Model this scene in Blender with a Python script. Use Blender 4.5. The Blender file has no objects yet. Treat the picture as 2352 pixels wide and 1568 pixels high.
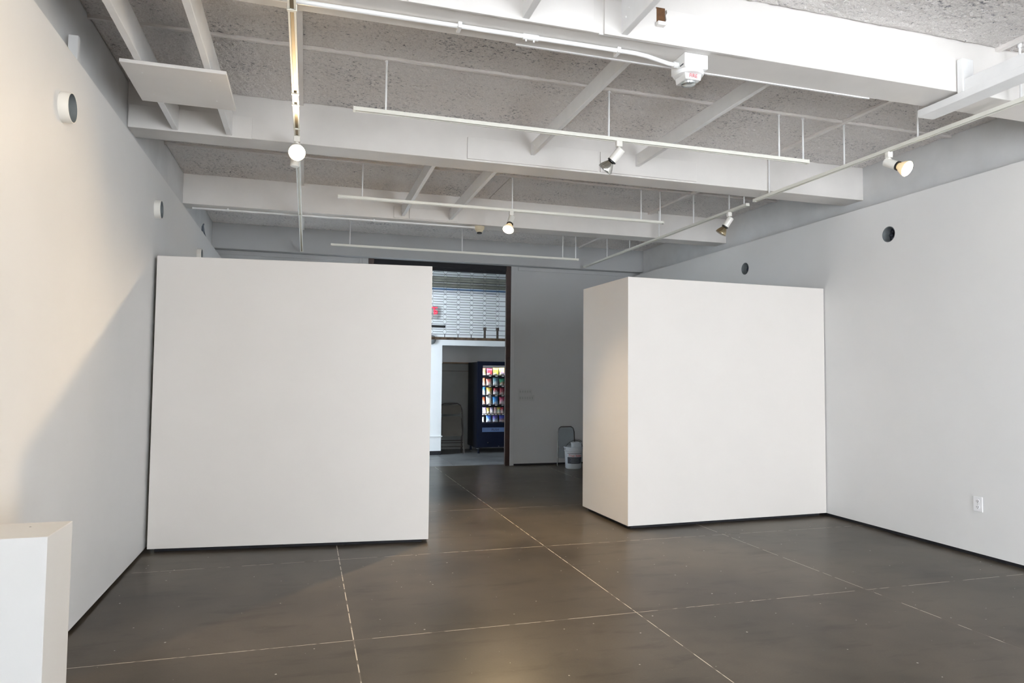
import bpy, math, random
from mathutils import Vector, Matrix, noise
random.seed(7)
R = math.radians
SC = bpy.context.scene
COL = SC.collection

# ------------------------------------------------------------------ camera
cam_d = bpy.data.cameras.new('camera'); cam = bpy.data.objects.new('camera', cam_d); COL.objects.link(cam)
F_PX = 1579.3
cam_d.sensor_fit = 'HORIZONTAL'; cam_d.sensor_width = 36.0; cam_d.lens = F_PX / 2352 * 36.0
cam_d.clip_start = 0.05; cam_d.clip_end = 200
CAM_H = 1.475
yaw, pit, rol = R(16.638), R(2.863), R(0.535)
fw = Vector((math.sin(yaw)*math.cos(pit), math.cos(yaw)*math.cos(pit), math.sin(pit)))
rt = Vector((math.cos(yaw), -math.sin(yaw), 0)); up = rt.cross(fw)
rt2 = math.cos(rol)*rt + math.sin(rol)*up; up2 = -math.sin(rol)*rt + math.cos(rol)*up
m = Matrix.Identity(4)
for i in range(3):
    m[i][0] = rt2[i]; m[i][1] = up2[i]; m[i][2] = -fw[i]
m[0][3], m[1][3], m[2][3] = 0, 0, CAM_H
cam.matrix_world = m
SC.camera = cam

# ------------------------------------------------------------------ world, daylight, exposure
W = bpy.data.worlds.new('world'); SC.world = W; W.use_nodes = True
bg = W.node_tree.nodes['Background']
bg.inputs[0].default_value = (0.91, 0.955, 1.0, 1); bg.inputs[1].default_value = 27.0
SC.view_settings.view_transform = 'Standard'; SC.view_settings.look = 'None'
SC.view_settings.gamma = 1.0; SC.view_settings.use_curve_mapping = False
SC.view_settings.exposure = 0.08
SC.cycles.max_bounces = 6; SC.cycles.diffuse_bounces = 4; SC.cycles.adaptive_threshold = 0.05; SC.cycles.use_light_tree = False; SC.cycles.caustics_reflective = False; SC.cycles.caustics_refractive = False; SC.cycles.glossy_bounces = 3
SC.cycles.transmission_bounces = 6; SC.cycles.transparent_max_bounces = 8
SC.cycles.sample_clamp_indirect = 12.0

def area(name, loc, direction, sx, sy, power, color, portal=False):
    d = bpy.data.lights.new(name, 'AREA'); d.shape = 'RECTANGLE'; d.size = sx; d.size_y = sy
    d.energy = power; d.color = color
    o = bpy.data.objects.new(name, d); COL.objects.link(o); o.location = loc
    o.rotation_euler = Vector(direction).to_track_quat('-Z', 'Z').to_euler()
    if portal: d.cycles.is_portal = True
    return o
YF = -4.8                       # closed end wall behind the camera
WY0, WY1, WZ0, WZ1 = -4.6, -1.5, 0.05, 2.9   # shop windows behind the camera: one in the left wall,
VX0, VX1 = 2.4, 4.8                         # one in the end wall
area('shop_window_portal', (-1.40, (WY0+WY1)/2, (WZ0+WZ1)/2), (1, 0, 0), WY1-WY0, WZ1-WZ0, 1, (1, 1, 1), True)
area('end_window_portal', ((VX0+VX1)/2, YF-0.05, (WZ0+WZ1)/2), (0, 1, 0), VX1-VX0, WZ1-WZ0, 1, (1, 1, 1), True)
# added unseen area light beside the door, brightens the hallway wall as daylight
area('hallway_fill_light', (-0.7, 11.16, 1.75), (0.35, 1, 0), 2.0, 2.6, 400, (0.80, 0.91, 1.0))

# ------------------------------------------------------------------ materials
MATS = {}
def nodes(name):
    mt = bpy.data.materials.new(name); mt.use_nodes = True
    nt = mt.node_tree; b = nt.nodes['Principled BSDF']; MATS[name] = mt
    return mt, nt, b
def geo_pos(nt):
    g = nt.nodes.new('ShaderNodeNewGeometry'); return g.outputs['Position']
def add_noise(nt, vec, scale, detail=3, rough=0.55):
    n = nt.nodes.new('ShaderNodeTexNoise'); n.inputs['Scale'].default_value = scale
    n.inputs['Detail'].default_value = detail; n.inputs['Roughness'].default_value = rough
    nt.links.new(vec, n.inputs['Vector']); return n.outputs['Fac']
def ramp(nt, fac, stops):
    r = nt.nodes.new('ShaderNodeValToRGB'); e = r.color_ramp.elements
    while len(e) < len(stops): e.new(0.5)
    for el, (p, c) in zip(e, stops):
        el.position = p; el.color = (*c, 1) if len(c) == 3 else c
    nt.links.new(fac, r.inputs[0]); return r.outputs[0]
def mixc(nt, fac, a, b, mode='MIX'):
    x = nt.nodes.new('ShaderNodeMix'); x.data_type = 'RGBA'; x.blend_type = mode
    def put(sock, v):
        if isinstance(v, (tuple, list)): sock.default_value = (*v[:3], 1)
        elif isinstance(v, (int, float)): sock.default_value = v
        else: nt.links.new(v, sock)
    put(x.inputs[0], fac); put(x.inputs[6], a); put(x.inputs[7], b)
    return x.outputs[2]
def bump(nt, b, h, strength, dist):
    n = nt.nodes.new('ShaderNodeBump'); n.inputs['Strength'].default_value = strength
    n.inputs['Distance'].default_value = dist
    nt.links.new(h, n.inputs['Height']); nt.links.new(n.outputs[0], b.inputs['Normal'])
def mat(name, c, rough=0.5, metal=0.0, vary=0.06, scale=6.0, bmp=0.0, bscale=60.0, emit=0.0, ecol=None, spec=0.5):
    mt, nt, b = nodes(name)
    p = geo_pos(nt); f = add_noise(nt, p, scale, 4)
    lo = tuple(max(0, x*(1-vary)) for x in c); hi = tuple(min(1, x*(1+vary)) for x in c)
    nt.links.new(ramp(nt, f, [(0.3, lo), (0.7, hi)]), b.inputs['Base Color'])
    b.inputs['Roughness'].default_value = rough; b.inputs['Metallic'].default_value = metal
    b.inputs['Specular IOR Level'].default_value = spec
    if bmp: bump(nt, b, add_noise(nt, p, bscale, 3), bmp, 0.004)
    if emit:
        b.inputs['Emission Color'].default_value = (*(ecol or c), 1); b.inputs['Emission Strength'].default_value = emit
    return mt

mat('wall_paint', (0.752, 0.75, 0.747), 0.55, vary=0.015, scale=2.0, spec=0.35)
mat('upper_wall', (0.65, 0.655, 0.66), 0.7, vary=0.06, scale=3.0, bmp=0.25, bscale=40, spec=0.3)
mat('panel_paint', (0.75, 0.715, 0.68), 0.5, vary=0.012, scale=2.5, spec=0.35)
mat('beam_paint', (0.735, 0.71, 0.685), 0.55, vary=0.04, scale=3.0, spec=0.3)
mat('shaded_white_paint', (0.47, 0.48, 0.49), 0.6, vary=0.02, scale=2.0, spec=0.3)  # white paint of the far bay, its shade put into the colour
mat('plinth_paint', (0.64, 0.64, 0.635), 0.5, vary=0.015, scale=3.0, spec=0.35)
mat('wood_white', (0.83, 0.83, 0.83), 0.45, vary=0.03, scale=8.0, bmp=0.08, bscale=50)
mat('plate_white', (0.75, 0.725, 0.70), 0.5, vary=0.02, scale=5.0)
mat('seam_white', (0.80, 0.765, 0.74), 0.6, vary=0.04)
mat('black_gap', (0.012, 0.012, 0.016), 0.8)
mat('track_white', (0.80, 0.79, 0.72), 0.4, vary=0.02)
mat('track_slot', (0.22, 0.16, 0.08), 0.4, metal=0.6)
mat('metal_white', (0.85, 0.85, 0.85), 0.35, vary=0.02)
mat('lamp_white', (0.85, 0.83, 0.78), 0.3, vary=0.02)
mat('lamp_black', (0.01, 0.01, 0.012), 0.4)
mat('reflector', (0.75, 0.74, 0.70), 0.12, metal=1.0, vary=0.05)
mat('reflector_gold', (0.75, 0.62, 0.40), 0.15, metal=1.0, vary=0.08)
mat('lens_glass', (0.55, 0.58, 0.58), 0.08, metal=0.7)
mat('lens_lit', (1, 0.9, 0.75), 0.4, emit=25.0, ecol=(1.0, 0.86, 0.62))
mat('reflector_lit', (0.85, 0.75, 0.55), 0.4, emit=0.5, ecol=(1.0, 0.70, 0.34))
mat('detector_cream', (0.66, 0.58, 0.42), 0.45)
mat('red_ink', (0.55, 0.06, 0.08), 0.5)
mat('dark_hole', (0.12, 0.055, 0.02), 0.8, vary=0.3, scale=30)
mat('sleeve_grey', (0.20, 0.22, 0.23), 0.45, vary=0.08)
mat('foil_dark', (0.05, 0.06, 0.085), 0.35, metal=0.7, vary=0.5, scale=40)
mat('outlet_white', (0.86, 0.86, 0.88), 0.3)
mat('outlet_slot', (0.05, 0.06, 0.08), 0.5)
mat('jamb_brown', (0.035, 0.013, 0.009), 0.5, vary=0.3, scale=12)
mat('grille_steel', (0.06, 0.065, 0.065), 0.4, metal=0.6)
mat('grille_bar', (0.17, 0.12, 0.08), 0.6, vary=0.5, scale=14)
mat('grille_post', (0.10, 0.085, 0.075), 0.5, metal=0.3)
mat('hall_white', (0.90, 0.92, 0.93), 0.5, vary=0.01)
mat('hall_band', (0.19, 0.19, 0.16), 0.6, vary=0.2)
mat('hall_blue', (0.08, 0.20, 0.42), 0.5)
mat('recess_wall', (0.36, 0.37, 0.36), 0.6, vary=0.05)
mat('sign_grey', (0.45, 0.46, 0.46), 0.4)
mat('sign_red', (0.9, 0.03, 0.06), 0.4, emit=1.6, ecol=(1.0, 0.03, 0.08))
mat('vm_black', (0.005, 0.006, 0.011), 0.4, vary=0.1, spec=0.25)
mat('vm_blue', (0.003, 0.006, 0.020), 0.45, vary=0.1, spec=0.25)
mat('vm_flap', (0.10, 0.16, 0.32), 0.4)
mat('vm_ink', (0.03, 0.04, 0.08), 0.5)
mat('vm_tag', (0.9, 0.9, 0.9), 0.5)
mat('vm_tube', (1, 1, 1), 0.4, emit=80.0, ecol=(0.92, 0.96, 1.0))
mat('chrome', (0.8, 0.8, 0.8), 0.15, metal=1.0)
mat('chair_tan', (0.085, 0.075, 0.06), 0.5, vary=0.1)
mat('chair_frame', (0.07, 0.06, 0.055), 0.4, metal=0.3)
mat('stick_wood', (0.42, 0.30, 0.20), 0.5)
mat('bucket_white', (0.52, 0.56, 0.60), 0.35)
mat('bucket_ink', (0.04, 0.045, 0.06), 0.5, vary=0.6, scale=90)
mat('tub_grey', (0.26, 0.30, 0.33), 0.4)
mat('wire', (0.10, 0.10, 0.10), 0.35, metal=0.8)
mat('ghost_ink', (0.33, 0.34, 0.345), 0.6)
mat('ghost_plate', (0.42, 0.43, 0.435), 0.6)
mat('cable', (0.12, 0.14, 0.17), 0.5)
mat('dark_pipe', (0.05, 0.05, 0.05), 0.5)
mat('end_wall', (0.40, 0.40, 0.40), 0.6)
mat('window_frame', (0.15, 0.15, 0.15), 0.4)

# polished concrete
def concrete(name, tint):
    mt, nt, b = nodes(name); p = geo_pos(nt)
    big = add_noise(nt, p, 0.9, 3, 0.5); med = add_noise(nt, p, 3.4, 4, 0.55); fine = add_noise(nt, p, 95, 2)
    c1 = ramp(nt, big, [(0.34, tuple(x*0.62 for x in tint)), (0.52, tint), (0.72, tuple(x*1.28 for x in tint))])
    c2 = ramp(nt, med, [(0.12, (0.42, 0.40, 0.39)), (0.45, (0.86, 0.85, 0.84)), (0.8, (1.0, 1.0, 1.0))])
    c = mixc(nt, 0.75, c1, c2, 'MULTIPLY')
    c3 = ramp(nt, fine, [(0.35, (0.86, 0.86, 0.86)), (0.65, (1, 1, 1))])
    c = mixc(nt, 0.6, c, c3, 'MULTIPLY')
    mq = nt.nodes.new('ShaderNodeMapping'); mq.inputs['Scale'].default_value = (1.0, 3.2, 1.0); mq.inputs['Rotation'].default_value = (0, 0, 0.25)
    nt.links.new(p, mq.inputs[0])
    sc = ramp(nt, add_noise(nt, mq.outputs[0], 1.9, 5, 0.6), [(0.55, (1, 1, 1)), (0.68, (0.66, 0.63, 0.61))])
    c = mixc(nt, 0.9, c, sc, 'MULTIPLY')
    def specks(scale, thr, colr, c, seed):
        v = nt.nodes.new('ShaderNodeTexVoronoi'); v.voronoi_dimensions = '2D'; v.inputs['Scale'].default_value = scale
        mp = nt.nodes.new('ShaderNodeMapping'); mp.inputs['Location'].default_value = (seed, seed*2.3, 0)
        nt.links.new(p, mp.inputs[0]); nt.links.new(mp.outputs[0], v.inputs['Vector'])
        sp = nt.nodes.new('ShaderNodeSeparateColor'); nt.links.new(v.outputs['Color'], sp.inputs[0])
        lim = nt.nodes.new('ShaderNodeMath'); lim.operation = 'MULTIPLY'; lim.inputs[1].default_value = thr
        pw = nt.nodes.new('ShaderNodeMath'); pw.operation = 'POWER'; pw.inputs[1].default_value = 3.0
        nt.links.new(sp.outputs[0], pw.inputs[0]); nt.links.new(pw.outputs[0], lim.inputs[0])
        lt = nt.nodes.new('ShaderNodeMath'); lt.operation = 'LESS_THAN'
        nt.links.new(v.outputs['Distance'], lt.inputs[0]); nt.links.new(lim.outputs[0], lt.inputs[1])
        return mixc(nt, lt.outputs[0], c, colr)
    c = specks(6.0, 0.055, (0.07, 0.062, 0.056), c, 3.1)
    c = specks(5.0, 0.030, (0.55, 0.53, 0.49), c, 9.7)
    nt.links.new(c, b.inputs['Base Color'])
    b.inputs['Roughness'].default_value = 0.31; b.inputs['Specular IOR Level'].default_value = 0.16
    return mt
concrete('concrete', (0.094, 0.079, 0.061))
concrete('concrete_hall', (0.21, 0.215, 0.22))
mt, nt, b = nodes('joint_filler'); p = geo_pos(nt)
nt.links.new(ramp(nt, add_noise(nt, p, 7.0, 2), [(0.44, (0.17, 0.15, 0.13)), (0.49, (0.62, 0.57, 0.49))]), b.inputs['Base Color'])
b.inputs['Roughness'].default_value = 0.7

# sprayed rough ceiling
mt, nt, b = nodes('rough_ceiling'); p = geo_pos(nt)
mp = nt.nodes.new('ShaderNodeMapping'); mp.inputs['Scale'].default_value = (1.0, 1.35, 1.0); nt.links.new(p, mp.inputs[0]); q = mp.outputs[0]
pit_n = add_noise(nt, q, 38, 6, 0.68); lump = add_noise(nt, q, 80, 4, 0.65); patch = add_noise(nt, q, 1.6, 3)
base = ramp(nt, lump, [(0.3, (0.80, 0.76, 0.735)), (0.62, (0.98, 0.945, 0.92))])
thr = nt.nodes.new('ShaderNodeMath'); thr.operation = 'MULTIPLY_ADD'; thr.inputs[1].default_value = 0.34
nt.links.new(patch, thr.inputs[0]); nt.links.new(pit_n, thr.inputs[2])
pits = ramp(nt, thr.outputs[0], [(0.468, (0.12, 0.14, 0.18)), (0.54, (0.74, 0.74, 0.75)), (0.62, (1, 1, 1))])
nt.links.new(mixc(nt, 0.92, base, pits, 'MULTIPLY'), b.inputs['Base Color'])
b.inputs['Roughness'].default_value = 0.9; b.inputs['Specular IOR Level'].default_value = 0.1
ad = nt.nodes.new('ShaderNodeMath'); ad.operation = 'ADD'; nt.links.new(pit_n, ad.inputs[0]); nt.links.new(lump, ad.inputs[1])
bump(nt, b, ad.outputs[0], 0.85, 0.02)

# clear pane of the vending machine
mt, nt, b = nodes('pane')
tr = nt.nodes.new('ShaderNodeBsdfTransparent'); gl = nt.nodes.new('ShaderNodeBsdfGlossy'); gl.inputs['Roughness'].default_value = 0.03
mx = nt.nodes.new('ShaderNodeMixShader'); fr = nt.nodes.new('ShaderNodeFresnel'); fr.inputs[0].default_value = 1.45
nt.links.new(fr.outputs[0], mx.inputs[0]); nt.links.new(tr.outputs[0], mx.inputs[1]); nt.links.new(gl.outputs[0], mx.inputs[2])
nt.links.new(mx.outputs[0], nt.nodes['Material Output'].inputs['Surface'])

# printed snack packets: two colours and a pale blotch
def packet_mat(i, c1, c2):
    mt, nt, b = nodes('packet_%d' % i)
    tc = nt.nodes.new('ShaderNodeTexCoord'); g = tc.outputs['Object']
    sx = nt.nodes.new('ShaderNodeSeparateXYZ'); nt.links.new(g, sx.inputs[0])
    ad = nt.nodes.new('ShaderNodeMath'); ad.operation = 'MULTIPLY_ADD'; ad.inputs[1].default_value = 5.0; ad.inputs[2].default_value = 0.0
    nt.links.new(sx.outputs[2], ad.inputs[0])
    n = add_noise(nt, g, 16 + i, 2)
    a2 = nt.nodes.new('ShaderNodeMath'); a2.operation = 'MULTIPLY_ADD'; a2.inputs[1].default_value = 0.9
    nt.links.new(n, a2.inputs[0]); nt.links.new(ad.outputs[0], a2.inputs[2])
    r = ramp(nt, a2.outputs[0], [(0.35, c1), (0.5, (0.9, 0.88, 0.85)), (0.62, c2), (0.95, c1), (1.0, c1)])
    nt.links.new(r, b.inputs['Base Color']); b.inputs['Roughness'].default_value = 0.3
    return mt

# ------------------------------------------------------------------ mesh helpers
class MB:
    def __init__(s): s.v = []; s.f = []
    def add(s, vs, fs):
        k = len(s.v); s.v += [tuple(x) for x in vs]; s.f += [tuple(i+k for i in f) for f in fs]; return s
    def box(s, x0, x1, y0, y1, z0, z1):
        return s.add([(x0,y0,z0),(x1,y0,z0),(x1,y1,z0),(x0,y1,z0),(x0,y0,z1),(x1,y0,z1),(x1,y1,z1),(x0,y1,z1)],
                     [(0,3,2,1),(4,5,6,7),(0,1,5,4),(1,2,6,5),(2,3,7,6),(3,0,4,7)])
    def lathe(s, p, d, prof, n=24, cap0=True, cap1=True):
        p = Vector(p); d = Vector(d).normalized()
        a = d.orthogonal().normalized(); b2 = d.cross(a)
        vs = []; fs = []
        for t, r in prof:
            for i in range(n):
                an = 2*math.pi*i/n
                vs.append(p + d*t + (a*math.cos(an) + b2*math.sin(an))*r)
        for k in range(len(prof)-1):
            for i in range(n):
                j = (i+1) % n
                fs.append((k*n+i, k*n+j, (k+1)*n+j, (k+1)*n+i))
        if cap0: fs.append(tuple(range(n-1, -1, -1)))
        if cap1: fs.append(tuple((len(prof)-1)*n + i for i in range(n)))
        return s.add(vs, fs)
    def cyl(s, p0, p1, r, n=16):
        p0 = Vector(p0); p1 = Vector(p1); L = (p1-p0).length
        return s.lathe(p0, p1-p0, [(0, r), (L, r)], n)
    def tube(s, pts, r, n=10):
        pts = [Vector(x) for x in pts]; vs = []; fs = []
        prev = None
        for i, q in enumerate(pts):
            d = (pts[min(i+1, len(pts)-1)] - pts[max(i-1, 0)]).normalized()
            if prev is None: a = d.orthogonal().normalized()
            else: a = (prev - d*prev.dot(d)).normalized()
            prev = a; b2 = d.cross(a)
            for k in range(n):
                an = 2*math.pi*k/n; vs.append(q + (a*math.cos(an) + b2*math.sin(an))*r)
        for i in range(len(pts)-1):
            for k in range(n):
                j = (k+1) % n; fs.append((i*n+k, i*n+j, (i+1)*n+j, (i+1)*n+k))
        fs.append(tuple(range(n-1, -1, -1))); fs.append(tuple((len(pts)-1)*n+k for k in range(n)))
        return s.add(vs, fs)
    def prism(s, poly, axis, a, b2):
        # poly: list of 2D points in the plane normal to axis (x:(y,z), y:(x,z), z:(x,y))
        def P(u, w, t): return {'x': (t, u, w), 'y': (u, t, w), 'z': (u, w, t)}[axis]
        n = len(poly); vs = [P(u, w, a) for u, w in poly] + [P(u, w, b2) for u, w in poly]
        fs = [tuple(range(n-1, -1, -1)), tuple(range(n, 2*n))] + [(i, (i+1) % n, n+(i+1) % n, n+i) for i in range(n)]
        return s.add(vs, fs)
    def mesh(s, name, org=(0, 0, 0), smooth=False):
        me = bpy.data.meshes.new(name); o = Vector(org)
        me.from_pydata([Vector(v)-o for v in s.v], [], s.f)
        import bmesh
        bm = bmesh.new(); bm.from_mesh(me); bmesh.ops.recalc_face_normals(bm, faces=bm.faces); bm.to_mesh(me); bm.free()
        if smooth:
            for q in me.polygons: q.use_smooth = True
            me.set_sharp_from_angle(angle=R(38))
        return me
def obj(name, data, material, parent=None, loc=(0, 0, 0), bevel=0):
    o = bpy.data.objects.new(name, data); COL.objects.link(o); o.location = loc
    if parent: o.parent = parent
    if material and hasattr(data, 'materials') and not len(data.materials): data.materials.append(MATS[material])
    if bevel:
        b = o.modifiers.new('bevel', 'BEVEL'); b.width = bevel; b.segments = 2; b.limit_method = 'ANGLE'
    return o
def tag(o, label, cat, group=None):
    o['label'] = label; o['category'] = cat
    if group: o['group'] = group
    return o
def thing(name, label, cat, loc=(0, 0, 0), group=None, rz=0):
    o = bpy.data.objects.new(name, None); COL.objects.link(o); o.location = loc; o.rotation_euler = (0, 0, rz)
    o.empty_display_size = 0.1
    return tag(o, label, cat, group)
def wpos(o):
    p = Vector(o.location)
    while o.parent: o = o.parent; p = p + Vector(o.location)
    return p
def part(name, mb, material, parent, smooth=False, bevel=0, label=None):
    """mesh given in world coordinates, hung under an unrotated parent"""
    o = obj(name, mb.mesh(name, wpos(parent), smooth), material, parent, bevel=bevel)
    if label: o['label'] = label
    return o
def struct(name, mb, material, bevel=0, smooth=False, label=None):
    o = obj(name, mb.mesh(name, (0, 0, 0), smooth), material, bevel=bevel); o['kind'] = 'structure'
    if label: o['label'] = label
    return o
def text_mesh(s, size, extrude=0.001, shear=0.0):
    cu = bpy.data.curves.new('lettering', 'FONT'); cu.body = s; cu.size = size; cu.extrude = extrude
    cu.align_x = 'CENTER'; cu.align_y = 'CENTER'; cu.shear = shear
    t = bpy.data.objects.new('lettering_tmp', cu); COL.objects.link(t)
    bpy.context.view_layer.update()
    me = bpy.data.meshes.new_from_object(t.evaluated_get(bpy.context.evaluated_depsgraph_get()))
    bpy.data.objects.remove(t); return me

# ------------------------------------------------------------------ dimensions
XL, XR = -1.243, 5.42           # plasterboard faces
XLO, XRO = -1.36, 5.60          # old wall faces above the ledges
ZL, ZR = 3.185, 3.22            # ledge heights
ZC = 3.70                       # ceiling
ZB = 3.36                       # underside of beams
YB = 10.93                      # back wall face
BEAMS = [-3.86, -1.44, 0.98, 3.40, 5.82, 8.30]
BD = 0.26
YH = 12.68                      # hallway far wall face

# ------------------------------------------------------------------ floor: slabs between sawn joints
fl = struct('floor', MB().box(XLO, XRO, YF-0.1, 11.1, -0.30, -0.0004), 'joint_filler', label='polished grey concrete floor with pale sawn joints')
GX = [XLO, 0.288, 2.022, 3.810, XRO]
GY = [YF-0.1, -4.70, -2.95, -1.20, 0.52, 2.25, 3.985, 5.720, 7.46, 9.20, 11.1]
g = 0.0031
for i in range(len(GX)-1):
    for j in range(len(GY)-1):
        part('slab', MB().box(GX[i]+g, GX[i+1]-g, GY[j]+g, GY[j+1]-g, -0.2, 0.0), 'concrete', fl)
hf = struct('floor_hallway', MB().box(-4.0, 7.0, 11.1, 13.8, -0.30, -0.003), 'black_gap', label='grey concrete hallway floor beyond the doorway')
for x0, x1 in ((-4, 0.6), (0.6, 2.36), (2.36, 4.2), (4.2, 7)):
    for y0, y1 in ((11.1, 12.05), (12.05, 13.8)):
        part('slab', MB().box(x0+g, x1-g, y0+g, y1-g, -0.2, 0.0), 'concrete_hall', hf)

# ------------------------------------------------------------------ side walls with round holes
def holed_wall(name, X, Xo, y0, y1, z0, z1, holes, r, label):
    """plasterboard face at X with round holes, its ledge and foot reaching back to Xo"""
    mb = MB(); zc = holes[0][1]; s = 0.13
    def q(ya, yb, za, zb): mb.add([(X,ya,za),(X,yb,za),(X,yb,zb),(X,ya,zb)], [(0,1,2,3)])
    q(y0, y1, z0, zc-s); q(y0, y1, zc+s, z1)
    y = y0
    for hy, hz in holes:
        q(y, hy-s, zc-s, zc+s); y = hy+s
        n = 32; inner = []; outer = []
        for i in range(n):
            a = 2*math.pi*(i+0.5)/n; c, d = math.cos(a), math.sin(a); k = s/max(abs(c), abs(d))
            inner.append((X, hy+r*c, hz+r*d)); outer.append((X, hy+k*c, zc+k*d))
        mb.add(inner+outer, [(i, (i+1) % n, n+(i+1) % n, n+i) for i in range(n)])
        for cy, cz in ((1, 1), (-1, 1), (-1, -1), (1, -1)):
            a0 = {(1,1): 3, (-1,1): 11, (-1,-1): 19, (1,-1): 27}[(cy, cz)]
            mb.add([outer[a0], (X, hy+cy*s, zc+cz*s), outer[a0+1]], [(0, 1, 2)])
    q(y, y1, zc-s, zc+s)
    for z in (z0, z1): mb.add([(X,y0,z),(X,y1,z),(Xo,y1,z),(Xo,y0,z)], [(0,1,2,3)])
    for yy in (y0, y1): mb.add([(X,yy,z0),(X,yy,z1),(Xo,yy,z1),(Xo,yy,z0)], [(0,1,2,3)])
    return struct(name, mb, 'wall_paint', label=label)
LH = [(4.03, 2.846), (6.345, 2.846), (8.68, 2.846)]
RH = [(5.325, 2.89), (7.62, 2.89)]
PR = 0.078
holed_wall('wall_left', XL, XLO, WY1, YB, 0.022, ZL, LH, PR, 'long white plasterboard wall on the left')
holed_wall('wall_right', XR, XRO, YF, YB, 0.030, ZR, RH, PR, 'long white plasterboard wall on the right')
struct('wall_left_upper', MB().box(XLO-0.2, XLO, WY1, 11.1, -0.2, ZC+0.1).box(XLO-0.2, XLO, YF, WY0, -0.2, ZC+0.1).box(XLO-0.2, XLO, WY0, WY1, WZ1, ZC+0.1).box(XLO-0.2, XLO, WY0, WY1, -0.2, WZ0), 'upper_wall', label='older rough wall set back above the left ledge')
struct('wall_right_upper', MB().box(XRO, XRO+0.2, YF, 11.1, -0.2, ZC+0.1), 'upper_wall', label='older rough wall set back above the right ledge')
struct('baseboard_left', MB().box(XLO, XL-0.02, WY1, YB, 0.0, 0.03), 'black_gap', label='black recess at the foot of the left wall')
struct('baseboard_right', MB().box(XR+0.02, XRO, YF, YB, 0.0, 0.04), 'black_gap', label='black recess at the foot of the right wall')

# back wall with the doorway
wb = MB().box(XLO, 0.80, YB, YB+0.14, 0.0, 3.30)
struct('wall_back_left', wb, 'shaded_white_paint', label='back wall left of the doorway')
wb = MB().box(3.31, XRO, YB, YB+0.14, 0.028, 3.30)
struct('wall_back_right', wb, 'shaded_white_paint', label='shaded grey-white back wall beside the doorway')
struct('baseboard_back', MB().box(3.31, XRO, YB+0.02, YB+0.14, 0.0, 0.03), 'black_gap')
struct('trim_1', MB().box(3.24, 3.31, YB-0.012, YB+0.14, 0.0, 3.30), 'shaded_white_paint', bevel=0.004, label='narrow white post at the door edge')
struct('trim_2', MB().box(0.80, 0.90, YB-0.012, YB+0.14, 0.0, 3.30), 'shaded_white_paint', bevel=0.004)
struct('trim_3', MB().box(3.36, XRO, YB-0.02, YB, 3.235, 3.295), 'shaded_white_paint', bevel=0.003, label='thin white board along the top of the back wall')
struct('trim_4', MB().box(XLO, 0.76, YB-0.02, YB, 3.235, 3.295), 'shaded_white_paint', bevel=0.003)
# dark brown door frame
dr = struct('door_1', MB().box(3.158, 3.24, YB-0.005, YB+0.045, 0.0, 3.30), 'jamb_brown', bevel=0.004, label='dark brown steel door frame')
part('jamb', MB().box(0.90, 0.985, YB-0.005, YB+0.16, 0.0, 3.30), 'jamb_brown', dr)
part('head', MB().box(0.985, 3.158, YB+0.01, YB+0.16, 3.225, 3.30), 'black_gap', dr)

# shop front behind the camera: piers, sill, head and mullions around open daylight
struct('wall_front', MB().box(XLO-0.2, VX0, YF-0.1, YF, 0, ZC).box(VX1, XRO+0.2, YF-0.1, YF, 0, ZC).box(VX0, VX1, YF-0.1, YF, 0, WZ0).box(VX0, VX1, YF-0.1, YF, WZ1, ZC), 'end_wall')
wf = MB()
for x in (VX0, (VX0+VX1)/2, VX1-0.06): wf.box(x, x+0.06, YF-0.09, YF-0.03, WZ0, WZ1)
struct('window_2', wf, 'window_frame')
wf = MB()
for y in (WY0, (WY0+WY1)/2, WY1-0.06): wf.box(XLO-0.12, XLO-0.06, y, y+0.06, WZ0, WZ1)
struct('window_1', wf, 'window_frame')

# ------------------------------------------------------------------ ceiling: rough sprayed planks between beams
ce = struct('ceiling', MB().box(XLO-0.2, XRO+0.2, YF-0.1, 11.1, ZC+0.045, ZC+0.3), 'seam_white', label='rough sprayed grey ceiling with pale seams')
def rough_panel(x0, x1, y0, y1, z, step):
    nx = max(2, int((x1-x0)/step)); ny = max(2, int((y1-y0)/step)); vs = []; fs = []
    for j in range(ny+1):
        for i in range(nx+1):
            x = x0+(x1-x0)*i/nx; y = y0+(y1-y0)*j/ny
            h = noise.noise(Vector((x*9, y*9, 3)))*0.007 + noise.noise(Vector((x*24, y*30, 7)))*0.010 + noise.noise(Vector((x*55, y*62, 9)))*0.006
            e = 0.0 if i in (0, nx) or j in (0, ny) else 1.0
            vs.append((x, y, z + 0.006*(1-e) + h*e))
    w = nx+1
    for j in range(ny):
        for i in range(nx): fs.append((j*w+i, (j+1)*w+i, (j+1)*w+i+1, j*w+i+1))
    # rim up to the deck
    ring = [i for i in range(w)] + [j*w+nx for j in range(1, ny+1)] + [ny*w+i for i in range(nx-1, -1, -1)] + [j*w for j in range(ny-1, 0, -1)]
    k = len(vs)
    for t in ring: vs.append((vs[t][0], vs[t][1], z+0.045))
    n = len(ring)
    for a in range(n): fs.append((ring[a], ring[(a+1) % n], k+(a+1) % n, k+a))
    mb = MB(); mb.add(vs, fs); return mb
edges = BEAMS + [10.78]
CX = [XLO, -0.09, 2.15, 4.40, XRO]
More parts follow.
